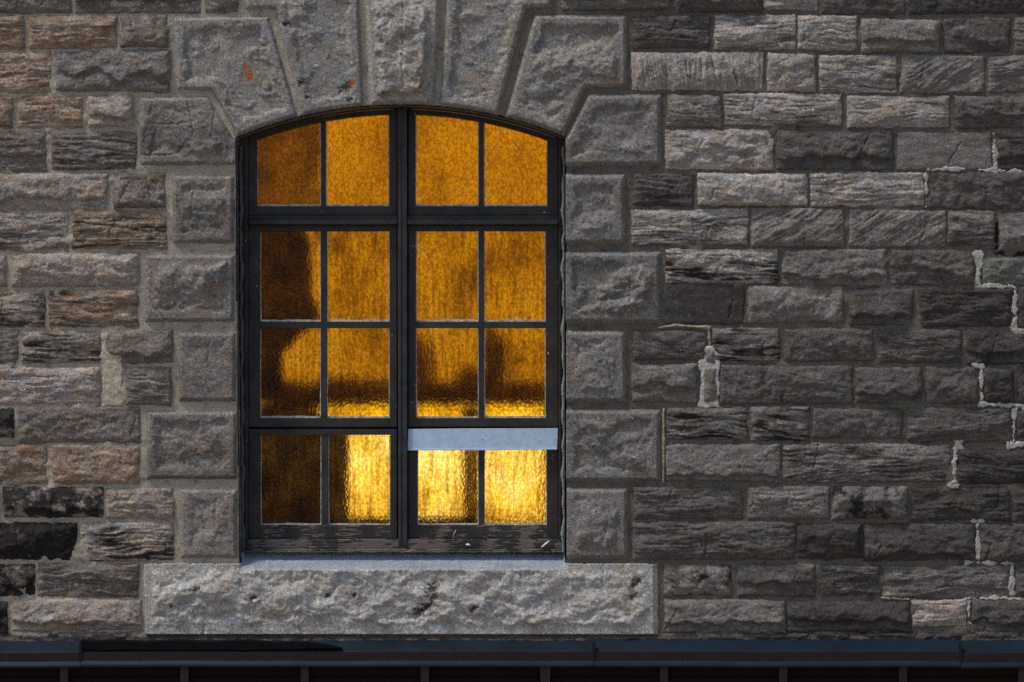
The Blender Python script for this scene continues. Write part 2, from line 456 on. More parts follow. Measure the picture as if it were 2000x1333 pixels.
        if stain:
            z = ss(-.4, .2, noise(X / 90 + o + 3, Y / 30) + .9 * ((Y - y0) / h - .5))
            k = ss(.10 - .28 * stain, .34 - .28 * stain, noise(U / 90 + o + 20, V / 5.5) + .35 * noise(U / 22 + o, V / 2.8)) * z
            C = C * (1 - .9 * min(1, stain + .15) * k[..., None])
        if soot:
            z = ss(.50 - .55 * soot, .85 - .55 * soot, .5 + 1.0 * fbm(X / 45 + o + 50, Y / 38, 6, .68))
            C = C * (1 - .90 * z[..., None])
        return C
    return hfun, cfun

seed_n = [0]
def add_stone(x0, y0, x1, y1, kind, tint, stain=0.0, soot=0.0, step=2.0, name="stone"):
    seed_n[0] += 1; sd = seed_n[0]
    rng = random.Random(sd)
    j = lambda: rng.uniform(-2.2, 2.0)
    x0 -= 1; x1 += 1; y0 -= 1; y1 += 1
    poly = [(x0 + j(), y0 + j()), ((x0 + x1) / 2, y0 + j()), (x1 + j(), y0 + j()), (x1 + j(), y1 + j()), ((x0 + x1) / 2, y1 + j()), (x0 + j(), y1 + j())]
    hf, cf = rock(kind, tint, x0, y0, x1, y1, sd, stain, soot)
    o = field(name, poly, hf, cf, M['rubble'], wall, step=step, jag=2.3, seed=sd)
    if soot >= .6: o["label"] = "soot-blackened stone"
    return o

# ------------------------------------------------------------------ the wall
wall = tag(empty("stone_wall", (0, 0, -1.2)), "weathered rock-faced sandstone wall in uneven courses around the arched window", "wall")

CX, CY, RO = 783.5, 1052.0, 847.0
def arc(xa, xb, r, n=14):
    return [(x, CY - math.sqrt(r * r - (x - CX) ** 2)) for x in np.linspace(xa, xb, n)]
opening = [(461, 272)] + arc(463, 1103, RO, 40) + [(1104, 268), (1106, 1122), (469, 1122)]

# mortar bed: grey-buff pointing on the left, darker olive pointing on the right
def mort_h(X, Y, sd, dc):
    return 2.8 + 1.5 * fbm(X / 30, Y / 30, 4) + .6 * noise(X / 7, Y / 7) + 1.2 * ss(700, 400, X) + 4.0 * ss(.10, .45, fbm(X / 70 + 5, Y / 50, 4)) * (1 - .7 * ((X > 255) & (X < 1310)))
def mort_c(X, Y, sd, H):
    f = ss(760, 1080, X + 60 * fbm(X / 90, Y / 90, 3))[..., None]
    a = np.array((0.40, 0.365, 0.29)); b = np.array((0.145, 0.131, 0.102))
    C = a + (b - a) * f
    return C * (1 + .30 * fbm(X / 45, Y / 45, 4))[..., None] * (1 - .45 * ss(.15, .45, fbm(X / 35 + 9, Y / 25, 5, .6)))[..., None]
bed_poly = [(-460, -330), (2460, -330), (2460, 1262), (-460, 1262)]
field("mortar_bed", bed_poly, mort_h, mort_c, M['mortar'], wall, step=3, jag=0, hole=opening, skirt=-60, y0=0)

ST = """
-60 -45 138 26 pit n;145 -45 392 26 lip n;400 -45 467 26 facet n
-60 30 48 96 strata t .3;54 30 226 96 strata t;234 31 329 92 facet n
-60 101 101 183 strata t .2;108 98 333 179 lip g
-50 187 23 250 strata t .3;33 187 162 251 strata t .2;170 186 260 248 lip p
-60 257 91 336 strata n;100 258 266 333 strata n .4
-80 338 210 411 lip p;218 336 324 405 facet n
-80 415 134 491 strata p .4;141 408 325 487 strata t .7
-60 498 13 560 pit p;23 495 270 562 facet p
-70 568 87 639 strata p .7;94 565 269 640 strata t .5
-50 645 35 713 strata n;41 646 197 711 strata p .8;212 645 336 710 lip n
-90 717 196 789 strata P .2;244 718 334 793 strata n
-60 799 27 855 facet p 0 .8;34 796 274 866 pit n
-50 868 92 946 facet t;99 871 273 946 pit t
-60 952 -3 1012 facet p;5 952 201 1012 lip p 0 .5;206 953 339 1014 strata p
-80 1020 149 1094 facet n 0 .95;156 1020 337 1096 strata p .9
-60 1101 66 1166 lip n 0 .55;73 1101 271 1168 strata n .3
-50 1175 17 1240 facet d 0 .5;23 1172 276 1232 lip p
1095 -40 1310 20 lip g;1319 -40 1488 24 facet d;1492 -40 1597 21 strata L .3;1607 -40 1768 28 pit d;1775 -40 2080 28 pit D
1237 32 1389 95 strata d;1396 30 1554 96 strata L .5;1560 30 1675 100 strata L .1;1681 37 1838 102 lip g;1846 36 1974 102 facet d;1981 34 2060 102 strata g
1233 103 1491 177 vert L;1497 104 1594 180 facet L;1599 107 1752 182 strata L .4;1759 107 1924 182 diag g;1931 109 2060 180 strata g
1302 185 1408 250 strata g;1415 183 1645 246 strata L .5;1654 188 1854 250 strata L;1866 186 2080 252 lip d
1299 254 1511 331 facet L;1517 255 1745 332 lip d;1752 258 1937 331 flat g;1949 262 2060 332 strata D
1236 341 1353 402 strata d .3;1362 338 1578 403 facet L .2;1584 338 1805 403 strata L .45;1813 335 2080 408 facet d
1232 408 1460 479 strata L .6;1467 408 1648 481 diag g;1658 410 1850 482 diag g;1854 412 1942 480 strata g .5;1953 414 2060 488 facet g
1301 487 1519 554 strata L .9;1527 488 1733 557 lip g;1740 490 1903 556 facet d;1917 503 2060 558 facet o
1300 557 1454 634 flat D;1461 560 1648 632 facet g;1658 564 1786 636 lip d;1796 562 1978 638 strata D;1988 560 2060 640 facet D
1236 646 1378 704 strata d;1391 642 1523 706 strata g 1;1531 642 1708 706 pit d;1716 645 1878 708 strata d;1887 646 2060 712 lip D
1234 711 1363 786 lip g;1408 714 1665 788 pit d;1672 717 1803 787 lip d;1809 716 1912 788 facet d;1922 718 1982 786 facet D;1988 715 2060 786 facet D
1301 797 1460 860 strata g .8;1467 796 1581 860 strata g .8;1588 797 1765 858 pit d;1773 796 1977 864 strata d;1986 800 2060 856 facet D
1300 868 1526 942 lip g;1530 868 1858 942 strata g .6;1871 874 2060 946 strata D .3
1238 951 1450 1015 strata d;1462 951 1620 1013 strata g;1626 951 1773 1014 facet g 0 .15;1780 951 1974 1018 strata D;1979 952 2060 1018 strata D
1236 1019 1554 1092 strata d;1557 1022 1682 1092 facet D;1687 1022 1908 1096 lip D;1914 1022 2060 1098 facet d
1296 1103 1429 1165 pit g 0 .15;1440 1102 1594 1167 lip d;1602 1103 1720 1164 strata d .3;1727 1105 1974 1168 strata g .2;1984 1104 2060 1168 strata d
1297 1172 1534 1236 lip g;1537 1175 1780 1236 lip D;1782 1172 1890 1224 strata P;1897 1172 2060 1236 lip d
"""
for item in ST.replace("\n", ";").split(";"):
    a = item.split()
    if not a: continue
    x0, y0, x1, y1 = (float(v) for v in a[:4])
    add_stone(x0, y0, x1, y1, a[4], a[5], float(a[6]) if len(a) > 6 else 0, float(a[7]) if len(a) > 7 else 0)
for (x0, y0, x1, y1) in ((1377, 682, 1397, 713), (1375, 719, 1399, 785)):
    add_stone(x0, y0, x1, y1, 'pit', 'g')
# courses just beyond the frame
rng = random.Random(4)
for side in (-1, 1):
    y = -325
    while y < 1230:
        hgt = rng.uniform(64, 74)
        xa, xb = (-455, -98) if side < 0 else (2092, 2455)
        x = xa
        while x < xb - 50:
            wd = min(rng.uniform(110, 240), xb - x)
            add_stone(x, y, x + wd - 8, min(y + hgt, 1236), rng.choice(['strata', 'lip', 'facet', 'pit']), rng.choice('tpng' if side < 0 else 'ggdL'), step=6)
            x += wd
        y += hgt + 7
y = -325
while y < -110:
    x = -90
    while x < 2080:
        wd = rng.uniform(130, 260); x2 = min(x + wd, 2085)
        add_stone(x, y, x2 - 8, y + 64, rng.choice(['strata', 'lip', 'facet', 'pit']), rng.choice('pgdL'), step=6)
        x = x2 + (0 if x2 < 2085 else 1)
    y += 71

# ------------------------------------------------------------------ dressed stones
def dressed(name, poly, edges, tint, seed, boss=4.5, ch_w=11.0, ch_h=12.0, margin=15.0, band=None, jag=0.7, blotch=0.0, step=2.0, extra=None, rough=1.0, lines=(), pits=(), spots=(), wash_sky_c=None):
    o = seed * 3.91
    xs = [p[0] for p in poly]; ys = [p[1] for p in poly]
    x0, x1, y0, y1 = min(xs), max(xs), min(ys), max(ys)
    rng = random.Random(seed + 100)
    planes = [(rng.uniform(x0, x1), rng.uniform(y0, y1), rng.gauss(0, .06), rng.gauss(.04, .10), rng.uniform(2, 6)) for _ in range(6)]
    cracks = [(rng.uniform(x0 + 15, x1 - 15), rng.uniform(-.25, .25), rng.uniform(0, .6), rng.uniform(.25, .6)) for _ in range(rng.choice([0, 0, 1, 2]))]
    yl = y0 + (y1 - y0) * rng.uniform(.62, .78)
    def hfun(X, Y, sd, dc):
        t = np.clip(dc / ch_w, 0, 1)
        H = -1.0 + (ch_h + 1) * t
        H = np.where(dc > 1e5, ch_h, H)
        wob = 8 * noise(X / 24 + o, Y / 24) + 3 * noise(X / 8 + o, Y / 8)
        inn = ss(ch_w + margin - 6, ch_w + margin + 9, np.minimum(dc, sd + ch_w * .6) + wob)
        wx = X + 10 * noise(X / 36 + o, Y / 36) + 4 * noise(X / 13 + o, Y / 13); wy = Y + 10 * noise(X / 36 + 9 + o, Y / 36 + 4) + 4 * noise(X / 13 + 4 + o, Y / 13)
        F = np.full(X.shape, 1e9)
        for (cx, cy_, gx, gy, a) in planes:
            F = np.minimum(F, a + gx * (wx - cx) + gy * (wy - cy_))
        F = np.clip(F, -5, 6)
        if x1 - x0 > 400: F = 3.2 * noise(wx / 130 + o, wy / 70) - 2.2 * np.abs(noise(wx / 66, wy / 52 + o)) + 1.5
        B = 1.5 * np.abs(noise(wx / 70 + o, wy / 46 + o)) + .8 * np.abs(noise(wx / 31 + o, wy / 22 + 3)) + .4 * np.abs(noise(wx / 14 + o, wy / 11 + 3))
        line = yl + 14 * noise(X / 44 + o, Y / 60) + 5 * noise(X / 15 + o, Y / 15)
        lip = -3.0 * ss(-2, 4, Y - line) * ss(1.0, .0, (Y - line) / 26) * ss(-.25, .2, noise(X / 60 + o + 3, Y * 0))
        H = H + inn * (boss * .3 + rough * boss / 3.4 * (1.5 * F + 3.0 * B - 1.0 + 5.5 * fbm(X / 52 + o, Y / 38, 5, .52) + lip))
        for ln_ in lines:
            dl = np.full(X.shape, 1e9)
            wX = X + 3 * noise(X / 9, Y / 9 + o); wY = Y + 3 * noise(X / 9 + 7, Y / 9 + o)
            for (p, q) in zip(ln_[:-1], ln_[1:]):
                ex, ey = q[0] - p[0], q[1] - p[1]; t_ = np.clip(((wX - p[0]) * ex + (wY - p[1]) * ey) / (ex * ex + ey * ey), 0, 1)
                dl = np.minimum(dl, np.hypot(wX - p[0] - t_ * ex, wY - p[1] - t_ * ey))
            H = H - 3.2 * np.exp(-(dl / 1.3) ** 2)
        for (px_, py_, r_) in pits:
            H = H - 4 * np.exp(-(np.hypot(X - px_, Y - py_) / r_) ** 2)
        H = H + np.clip(sd / 3, 0, 1) * (.45 * noise(X / 3.5 + o, Y / 3.5) + .6 * noise(X / 9 + o, Y / 9))
        for (cx, sl, f0, ln) in cracks:
            xc = cx + sl * (Y - y0) + 4 * noise(Y / 11 + cx, Y * 0 + o)
            on = (Y > y0 + (y1 - y0) * f0) & (Y < y0 + (y1 - y0) * (f0 + ln))
            H = H - 2.6 * np.exp(-((X - xc) / 1.4) ** 2) * on
        H = np.where(inn > .02, np.maximum(H, 4.5 + .6 * noise(X / 6, Y / 6)), H)
        if extra is not None: H = extra(X, Y, sd, H)
        return H
    b = np.array(tint)
    def cfun(X, Y, sd, H):
        C = np.ones(X.shape + (3,)) * b
        C = C * (1 + .40 * fbm(X / 50 + o, Y / 40, 5, .6))[..., None]
        C = C * (1 + .30 * fbm(X / 12 + o, Y / 12, 3, .6))[..., None]
        bl = ss(.05, .45, fbm(X / 60 + o + 33, Y / 40, 4))[..., None]
        C = C * (1 - bl * np.array((.16, .07, -.06)))
        br = ss(.05, .5, fbm(X / 60 + o + 71, Y / 45, 3))[..., None]
        C = C * (1 - br * np.array((.02, .10, .20)))
        if band is not None:
            for (ya, yb, k) in band:
                wv = 4 * noise(X / 50 + o, X * 0) + 2 * noise(X / 15, X * 0 + o)
                mk = ss(ya - 2, ya + 2, Y + wv) * ss(yb + 8, yb - 8, Y + wv)
                st = .75 + .25 * noise(X / 90 + o, (Y + wv) / 6)
                C = C * (1 - k * mk * st)[..., None]
        if blotch:
            z = ss(.30, .5, fbm(X / 34 + o + 9, Y / 22, 5, .6))[..., None]
            C = C * (1 - blotch * z)
        pale = ss(.45, .6, noise(X / 5 + o + 3, Y / 5))[..., None]
        C = C * (1 + .7 * pale)
        pd = ss(.42, .6, noise(X / 6 + o + 43, Y / 5) + .3 * fbm(X / 40, Y / 40 + o, 2))[..., None]
        C = C * (1 - (.3 if wash_sky_c is not None else .5) * pd)
        if wash_sky_c is not None:  # wash colour has the blue sky reflection painted in
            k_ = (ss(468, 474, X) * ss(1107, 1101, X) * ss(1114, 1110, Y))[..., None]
            C = C * (1 - k_) + k_ * np.array(wash_sky_c) * (1 + .35 * fbm(X / 60, Y / 12, 4, .6))[..., None]
        for (px_, py_, r_) in spots:
            k_ = ss(1.15, .85, np.hypot(X - px_, (Y - py_) * .75) / r_ + .5 * noise(X / 4, Y / 4))[..., None]
            C = C * (1 - k_) + k_ * np.array((.42, .11, .015))
        for (px_, py_, r_) in pits:
            k_ = ss(1.2, .7, np.hypot((X - px_) * .7, Y - py_ + .35 * (X - px_)) / r_ + 1.1 * noise(X / 7, Y / 7) + .5 * noise(X / 3.5, Y / 3.5))[..., None]
            C = C * (1 - .85 * k_)
        return C
    return field(name, poly, hfun, cfun, M['dressed'], wall, step=step, jag=jag, seed=seed, edges=edges, skirt=-12)

QL = (0.265, 0.235, 0.21); QR = (0.225, 0.21, 0.195); VG = (0.30, 0.28, 0.255)
T, F_ = True, False
# left jamb: (outline top-left, top-right, bottom-right, bottom-left); the window side edge is chamfered too
dressed("quoin", [(268, 186), (409, 184), (459, 268), (460, 327), (268, 328)], [T, T, F_, T, T], QL, 1, band=[(248, 300, .42)], boss=3, lines=[[(299, 192), (290, 238), (283, 262), (276, 300), (278, 326)], [(367, 192), (369, 222), (376, 250), (378, 268)], [(290, 240), (330, 243), (368, 240)], [(272, 304), (320, 303), (348, 300), (360, 280)], [(360, 317), (400, 322)]])
for k, (x0, y0, x1, y1, bd, bs) in enumerate([(332, 338, 462, 480, [(388, 470, .34)], 3.5), (278, 493, 463, 634, None, 4), (344, 645, 465, 789, [(640, 800, .2)], 1.5),
                                            (281, 799, 467, 941, [(878, 950, .34)], 3.5), (347, 951, 468, 1095, None, 2)]):
    dressed("quoin", [(x0, y0), (x1, y0), (x1, y1), (x0, y1)], [T, T, T, T], tuple(c * (1 - .05 * (k % 2)) for c in QL), 2 + k, band=bd, boss=bs)
dressed("quoin", [(1147, 181), (1295, 180), (1295, 327), (1104, 328), (1104, 264)], [T, T, T, F_, T], QR, 11, boss=3.5)
for k, (x0, y0, x1, y1, bs) in enumerate([(1104, 337, 1225, 480, 4), (1104, 489, 1294, 635, 8), (1105, 643, 1227, 790, 3.5), (1105, 797, 1294, 945, 4.5), (1106, 950, 1230, 1096, 3)]):
    dressed("quoin", [(x0, y0), (x1, y0), (x1, y1), (x0, y1)], [T, T, T, F_], tuple(c * (1 - .06 * (k % 2)) for c in QR), 12 + k, boss=bs)

a1 = arc(584, 464, RO - 1, 12)
dressed("voussoir", [(337, 32), (527, 29), (584, 227)] + a1 + [(461, 268), (411, 180), (342, 179)],
        [T, T, F_] + [T] * 11 + [F_, T, T, T], VG, 21, boss=5.5, ch_w=8.5, blotch=.1, spots=[(478, 130, 5), (487, 147, 7), (529, 172, 3.5), (419, 117, 2.5)], lines=[[(430, 128), (455, 118), (475, 122)], [(505, 90), (508, 120), (500, 150)]])
a2 = arc(715, 590, RO - 1, 10)
dressed("voussoir", [(477, -190), (700, -190), (704, 0), (713, 204)] + a2 + [(588, 226), (534, 21), (477, 21)],
        [F_, T, T, F_] + [T] * 9 + [F_, T, T, T], VG, 22, boss=4.5, ch_w=8.5, blotch=.5, spots=[(687, 164, 5), (690, 160, 4)], pits=[(557, 48, 4), (600, 191, 3), (672, 170, 7), (680, 196, 6), (590, 160, 6)])
a3 = arc(849, 722, RO - 1, 8)
dressed("keystone", [(698, -260), (876, -260), (862, 0), (850, 204)] + a3 + [(721, 204), (710, 0)],
        [F_, T, T, F_] + [T] * 7 + [F_, T, T], (0.37, 0.345, 0.31), 23, boss=5.5, ch_h=15, ch_w=9)
a4 = arc(974, 858, RO - 1, 10)
dressed("voussoir", [(884, -190), (1080, -190), (1080, 17), (1029, 17), (975, 224)] + a4 + [(857, 204), (869, 0)],
        [F_, T, T, T, F_] + [T] * 9 + [F_, T, T], VG, 24, boss=5, ch_w=8.5, lines=[[(988, 30), (994, 60), (975, 84), (962, 105), (966, 135)], [(875, 190), (910, 192), (955, 186)]])
a5 = arc(1103, 986, RO - 1, 12)
dressed("voussoir", [(1043, 27), (1227, 27), (1227, 173), (1146, 173), (1104, 262)] + a5 + [(985, 227)],
        [T, T, T, T, F_] + [T] * 11 + [F_, T], tuple(c * .93 for c in VG), 25, boss=5, ch_w=9)

# lug sill with a sloping wash under the window
def wash(X, Y, sd, H):
    inb = ss(466, 476, X) * ss(1109, 1099, X)
    f = np.clip((1112 + 1.2 * noise(X / 12, X * 0) - Y) / 28, 0, 1.2)
    return H * (1 - inb * (f > 0)) + inb * (f > 0) * (11 - 50 * f + .5 * noise(X / 5, Y / 5))
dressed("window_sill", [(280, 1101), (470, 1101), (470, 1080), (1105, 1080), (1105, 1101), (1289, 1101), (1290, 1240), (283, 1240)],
        [F_, F_, F_, F_, F_, T, F_, F_], (0.47, 0.45, 0.42), 31, boss=5, blotch=.2, extra=wash, ch_w=14, wash_sky_c=(.30, .345, .41), pits=[(492, 1168, 6), (843, 1150, 9), (848, 1165, 7), (835, 1185, 8), (925, 1187, 6), (640, 1163, 4), (692, 1163, 4), (1243, 1137, 7), (1235, 1165, 5), (820, 1193, 9), (385, 1150, 5), (335, 1183, 3)], lines=[[(920, 1150), (945, 1165), (960, 1190), (975, 1212)], [(398, 1190), (398, 1240)]])

# ------------------------------------------------------------------ mortar repairs and fillets
def strip_poly(pts, w):
    L = [Vector(p) for p in pts]; a = []; b = []
    for i, p in enumerate(L):
        d = (L[min(i + 1, len(L) - 1)] - L[max(i - 1, 0)]).normalized(); nrm = Vector((-d.y, d.x)) * w / 2
        a.append(tuple(p + nrm)); b.append(tuple(p - nrm))
    return a + b[::-1]
def patch(poly, c, seed, h=4.0, jag=3.0):
    c = np.array(c)
    field("mortar_patch", poly, lambda X, Y, sd, dc: h * np.clip(sd / 3, 0.3, 1) + 2.0 * fbm(X / 14, Y / 14 + seed, 4),
          lambda X, Y, sd, H: np.ones(X.shape + (3,)) * c * (1 + .25 * fbm(X / 20 + seed, Y / 20, 4))[..., None],
          M['mortar'], wall, step=1.5, jag=.8, seed=seed, skirt=-8, ragged=jag)
WH = (0.42, 0.405, 0.37); BG = (0.36, 0.29, 0.21)
patch([(197, 652), (213, 650), (214, 684), (240, 690), (243, 720), (243, 797), (197, 797), (199, 720)], (0.50, 0.44, 0.34), 201, h=6.5, jag=7)
for k, (pts, w, c) in enumerate([
    
    ([(1943, 257), (1946, 336)], 8, WH), ([(1806, 332), (1870, 330), (1950, 334), (2010, 336)], 7, WH), ([(1809, 336), (1810, 405)], 6, WH),
    ([(1910, 490), (1911, 558)], 12, WH), ([(1903, 560), (1986, 561)], 9, WH), ([(1983, 562), (1984, 650)], 9, WH), ([(1975, 648), (2005, 650)], 12, WH),
    ([(1896, 715), (1926, 717)], 11, WH), ([(1917, 716), (1920, 790)], 9, WH), ([(1910, 791), (1960, 791), (2010, 796)], 9, WH), ([(1982, 798), (1981, 872)], 8, WH), ([(1968, 872), (2010, 866)], 10, WH),
    ([(1860, 868), (1884, 868)], 16, WH), ([(1866, 870), (1865, 946)], 8, WH), ([(1848, 948), (1876, 950)], 10, WH),
    ([(1899, 1018), (1926, 1017)], 9, WH), ([(1911, 1020), (1909, 1096)], 9, WH), ([(1884, 1099), (1940, 1100), (1982, 1101)], 9, WH), ([(1978, 1101), (1979, 1168)], 9, WH),
    ([(1880, 1170), (1990, 1170), (2010, 1172)], 8, WH), ([(1894, 1172), (1893, 1222)], 7, WH), ([(1719, 1168), (1780, 1172)], 8, BG),
    ([(1282, 641), (1320, 636), (1390, 641)], 8, BG), ([(1384, 641), (1388, 676)], 8, BG), ([(1297, 797), (1296, 946)], 7, BG)]):
    patch(strip_poly(pts, w * (1.4 if c is WH else 1.0)), c, 210 + k, h=8.2, jag=8.0 if c is WH else 3.0)
patch([(1376, 674), (1396, 672), (1404, 690), (1409, 720), (1405, 798), (1362, 799), (1366, 740), (1363, 705)], tuple(k * 1.25 for k in WH), 205, h=6.5, jag=6)
# open joint at the far right: the gap's shade painted as black strips
for k, pts in enumerate([[(1948, 426), (1946, 490)], [(1938, 493), (2010, 497)]]):
    c = np.array((0.012, 0.012, 0.013))
    field("open_joint", strip_poly(pts, 10), lambda X, Y, sd, dc: 3.2 + 0 * X, lambda X, Y, sd, H: np.ones(X.shape + (3,)) * c, M['mortar'], wall, jag=2.5, seed=250 + k)

def fil_h(X, Y, sd, dc):
    return np.clip((Y - 1228) / 26, -.3, 1.1) * 9 + 5 * fbm(X / 22, Y / 10, 5, .6) + 2
def fil_c(X, Y, sd, H):
    C = np.ones(X.shape + (3,)) * np.array((0.105, 0.085, 0.068))
    return C * (1 + .8 * fbm(X / 30, Y / 6, 4))[..., None]
field("mortar_fillet", [(-100, 1237), (2100, 1237), (2100, 1258), (-100, 1258)], fil_h, fil_c, M['rubble'], wall, step=3, jag=3, seed=260)
for k, (x, w) in enumerate([(30, 70), (110, 80), (190, 60), (255, 40), (1360, 90), (1470, 110), (1590, 70), (1690, 100), (1800, 80), (1905, 90)]):
    add_stone(x, 1234 + (k % 3), x + w, 1251, 'pit', 'n' if k < 5 else 'D', name="rubble_stone")

# jambs of the opening, lined with sealant
def reveal():
    pts = [(469.5, 1092), (466.5, 800), (464.5, 600), (462.5, 272)] + arc(464, 1102, RO - 2.0, 40) + [(1102.5, 272), (1102.5, 600), (1103, 1092)]
    bm = bmesh.new(); rows = []
    for j, y in enumerate((-0.012, 0.0, 0.02, 0.05, 0.09, 0.135)):
        rw = []
        for i, (x, yy) in enumerate(pts):
            q = P(x, yy, 0.0); inn = 0.0
            rw.append(bm.verts.new((q[0], y, q[2])))
        rows.append(rw)
    for a, b in zip(rows[:-1], rows[1:]):
        for i in range(len(pts) - 1): bm.faces.new((a[i], a[i + 1], b[i + 1], b[i]))
    bm_obj("jamb_lining", bm, M['caulk'], wall)
reveal()
# ragged sealant beads down both jambs
for sx in (-1, 1):
    xe = (lambda y: 470 + (y - 272) * .006) if sx < 0 else (lambda y: 1099.5)
    pts_in = [(xe(y) - sx * (2.0 + 1.6 * math.sin(y * .11) + 1.3 * math.sin(y * .047 + 2)), y) for y in range(285, 1086, 8)]
    out = [(xe(y) + sx * 4.5, y) for y in range(285, 1086, 8)]
    field("sealant_bead", pts_in + out[::-1], lambda X, Y, sd, dc: -32 + 5 * np.clip(sd / 3, 0, 1) + noise(X / 9, Y / 9),
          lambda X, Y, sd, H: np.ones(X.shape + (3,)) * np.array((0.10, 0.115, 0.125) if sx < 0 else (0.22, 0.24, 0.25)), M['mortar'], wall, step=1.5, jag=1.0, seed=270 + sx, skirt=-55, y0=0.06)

# ------------------------------------------------------------------ the window
win = tag(empty("arched_window", (0, 0.12, P(785, 1084, 0.12)[2])), "black-framed arched window of sixteen glowing amber panes set in the stone wall", "window")
RG = 828.0
YF = 0.100   # outer frame face
bm = bmesh.new()
prism(bm, [(464, 276), (485, 265.0), (485, 1058), (466, 1084)], YF, 0.19)
prism(bm, [(1103, 276), (1103, 1084), (1091, 1058), (1091, 266)], YF, 0.19)
prism(bm, arc(485.4, 1090.6, RO + 6, 30) + arc(1090.6, 485.4, RG + 12, 30), YF + .004, 0.19, 0.001)
prism(bm, [(466, 190), (1106, 190), (1106, 285)] + arc(1100, 466, RG + 14, 30), 0.1862, 0.1925, 0)  # added plate that blocks room light above the arch
rect(bm, 478, 290, 483, 1056, YF - .008, YF + .002, 0.001)
rect(bm, 1092, 290, 1095, 1056, YF - .008, YF + .002, 0.001)
for q in ((770, 214, 802, 1060), (486, 414, 1091, 446), (486, 829, 1091, 843), (480, 268, 491, 1060), (1085, 264, 1097, 1060), (486, 1045, 1091, 1060)):  # added backing bars that stop light leaking between the sashes
    rect(bm, *q, 0.1615, 0.185, 0)
bm_obj("frame", bm, M['paint_v'], win)
bm = bmesh.new()
prism(bm, [(776, 211), (795, 211), (795.5, 1066), (778, 1066)], 0.084, 0.19, 0.004)
rect(bm, 779, 212, 783, 1064, 0.079, 0.083, 0.001)
bm_obj("mullion", bm, M['paint_m'], win)
for x0, x1 in ((485.6, 775.4), (795.8, 1090.4)):
    bm = bmesh.new()
    rect(bm, x0, 421, x1, 429, 0.108, 0.19, 0.001)
    rect(bm, x0, 429.3, x1, 439, 0.080, 0.19, 0.003)
    bm_obj("transom", bm, M['paint_h'], win)
bm = bmesh.new()
prism(bm, [(470, 1066), (486, 1053.5), (1090, 1053.5), (1103, 1066), (1103, 1072), (470, 1072)], 0.090, 0.19, 0.003)
rect(bm, 470, 1072.5, 1103, 1086, 0.074, 0.19, 0.004)
bm_obj("sill_board", bm, M['peel_s'], win)

YS, YG = 0.112, 0.135
def topline(x0, x1, r, n=8): return arc(x0, x1, r, n)
def pane_with_putty(x0, y0, x1, y1, sash, top=None, gm="glass"):
    """glass with a thin bead of putty; top = radius of an arched head"""
    up = arc(x0, x1, top, 8) if top else [(x0, y0), (x1, y0)]
    bm = bmesh.new(); prism(bm, up + [(x1, y1), (x0, y1)], YG, YG + .004, 0)
    o = bm_obj("pane", bm, M[gm], sash); o.data.materials.append(M['clear'])
    for p in o.data.polygons:
        if p.center.y > 0: p.material_index = 1
    bm = bmesh.new()
    wob = [random.Random(int(x0 * 7 + y0 + i)).uniform(.9, 1.9) for i in range(8)]
    yt = up[0][1] + 1; yt2 = up[-1][1] + 1
    prism(bm, [(x0 + .3, yt), (x0 + .4 + wob[0] * 1.5, yt + 2), (x0 + .4 + wob[1], (yt + y1) / 2), (x0 + .4 + wob[2] * 1.6, y1 - 2.6), (x0 + .3, y1 - .4)], YG - .007, YG - .0005, 0)
    prism(bm, [(x1 - .3, yt2), (x1 - .3, y1 - .4), (x1 - .5 - wob[3], y1 - 2.6), (x1 - .5 - wob[4] * .8, (yt2 + y1) / 2), (x1 - .4 - wob[5], yt2 + 2)], YG - .007, YG - .0005, 0)
    n = 9; lo = [(x0 + .4 + (x1 - x0 - .8) * i / n, y1 - 1.2 - wob[i % 8] * 2.0) for i in range(n + 1)]
    prism(bm, lo + [(x1 - .4, y1 - .2), (x0 + .4, y1 - .2)], YG - .008, YG - .0008, 0)
    bm_obj("putty", bm, M['putty'], sash)

def bar(bm, x0, y0, x1, y1): rect(bm, x0, y0, x1, y1, YS + .006, YG + .012, 0.002)

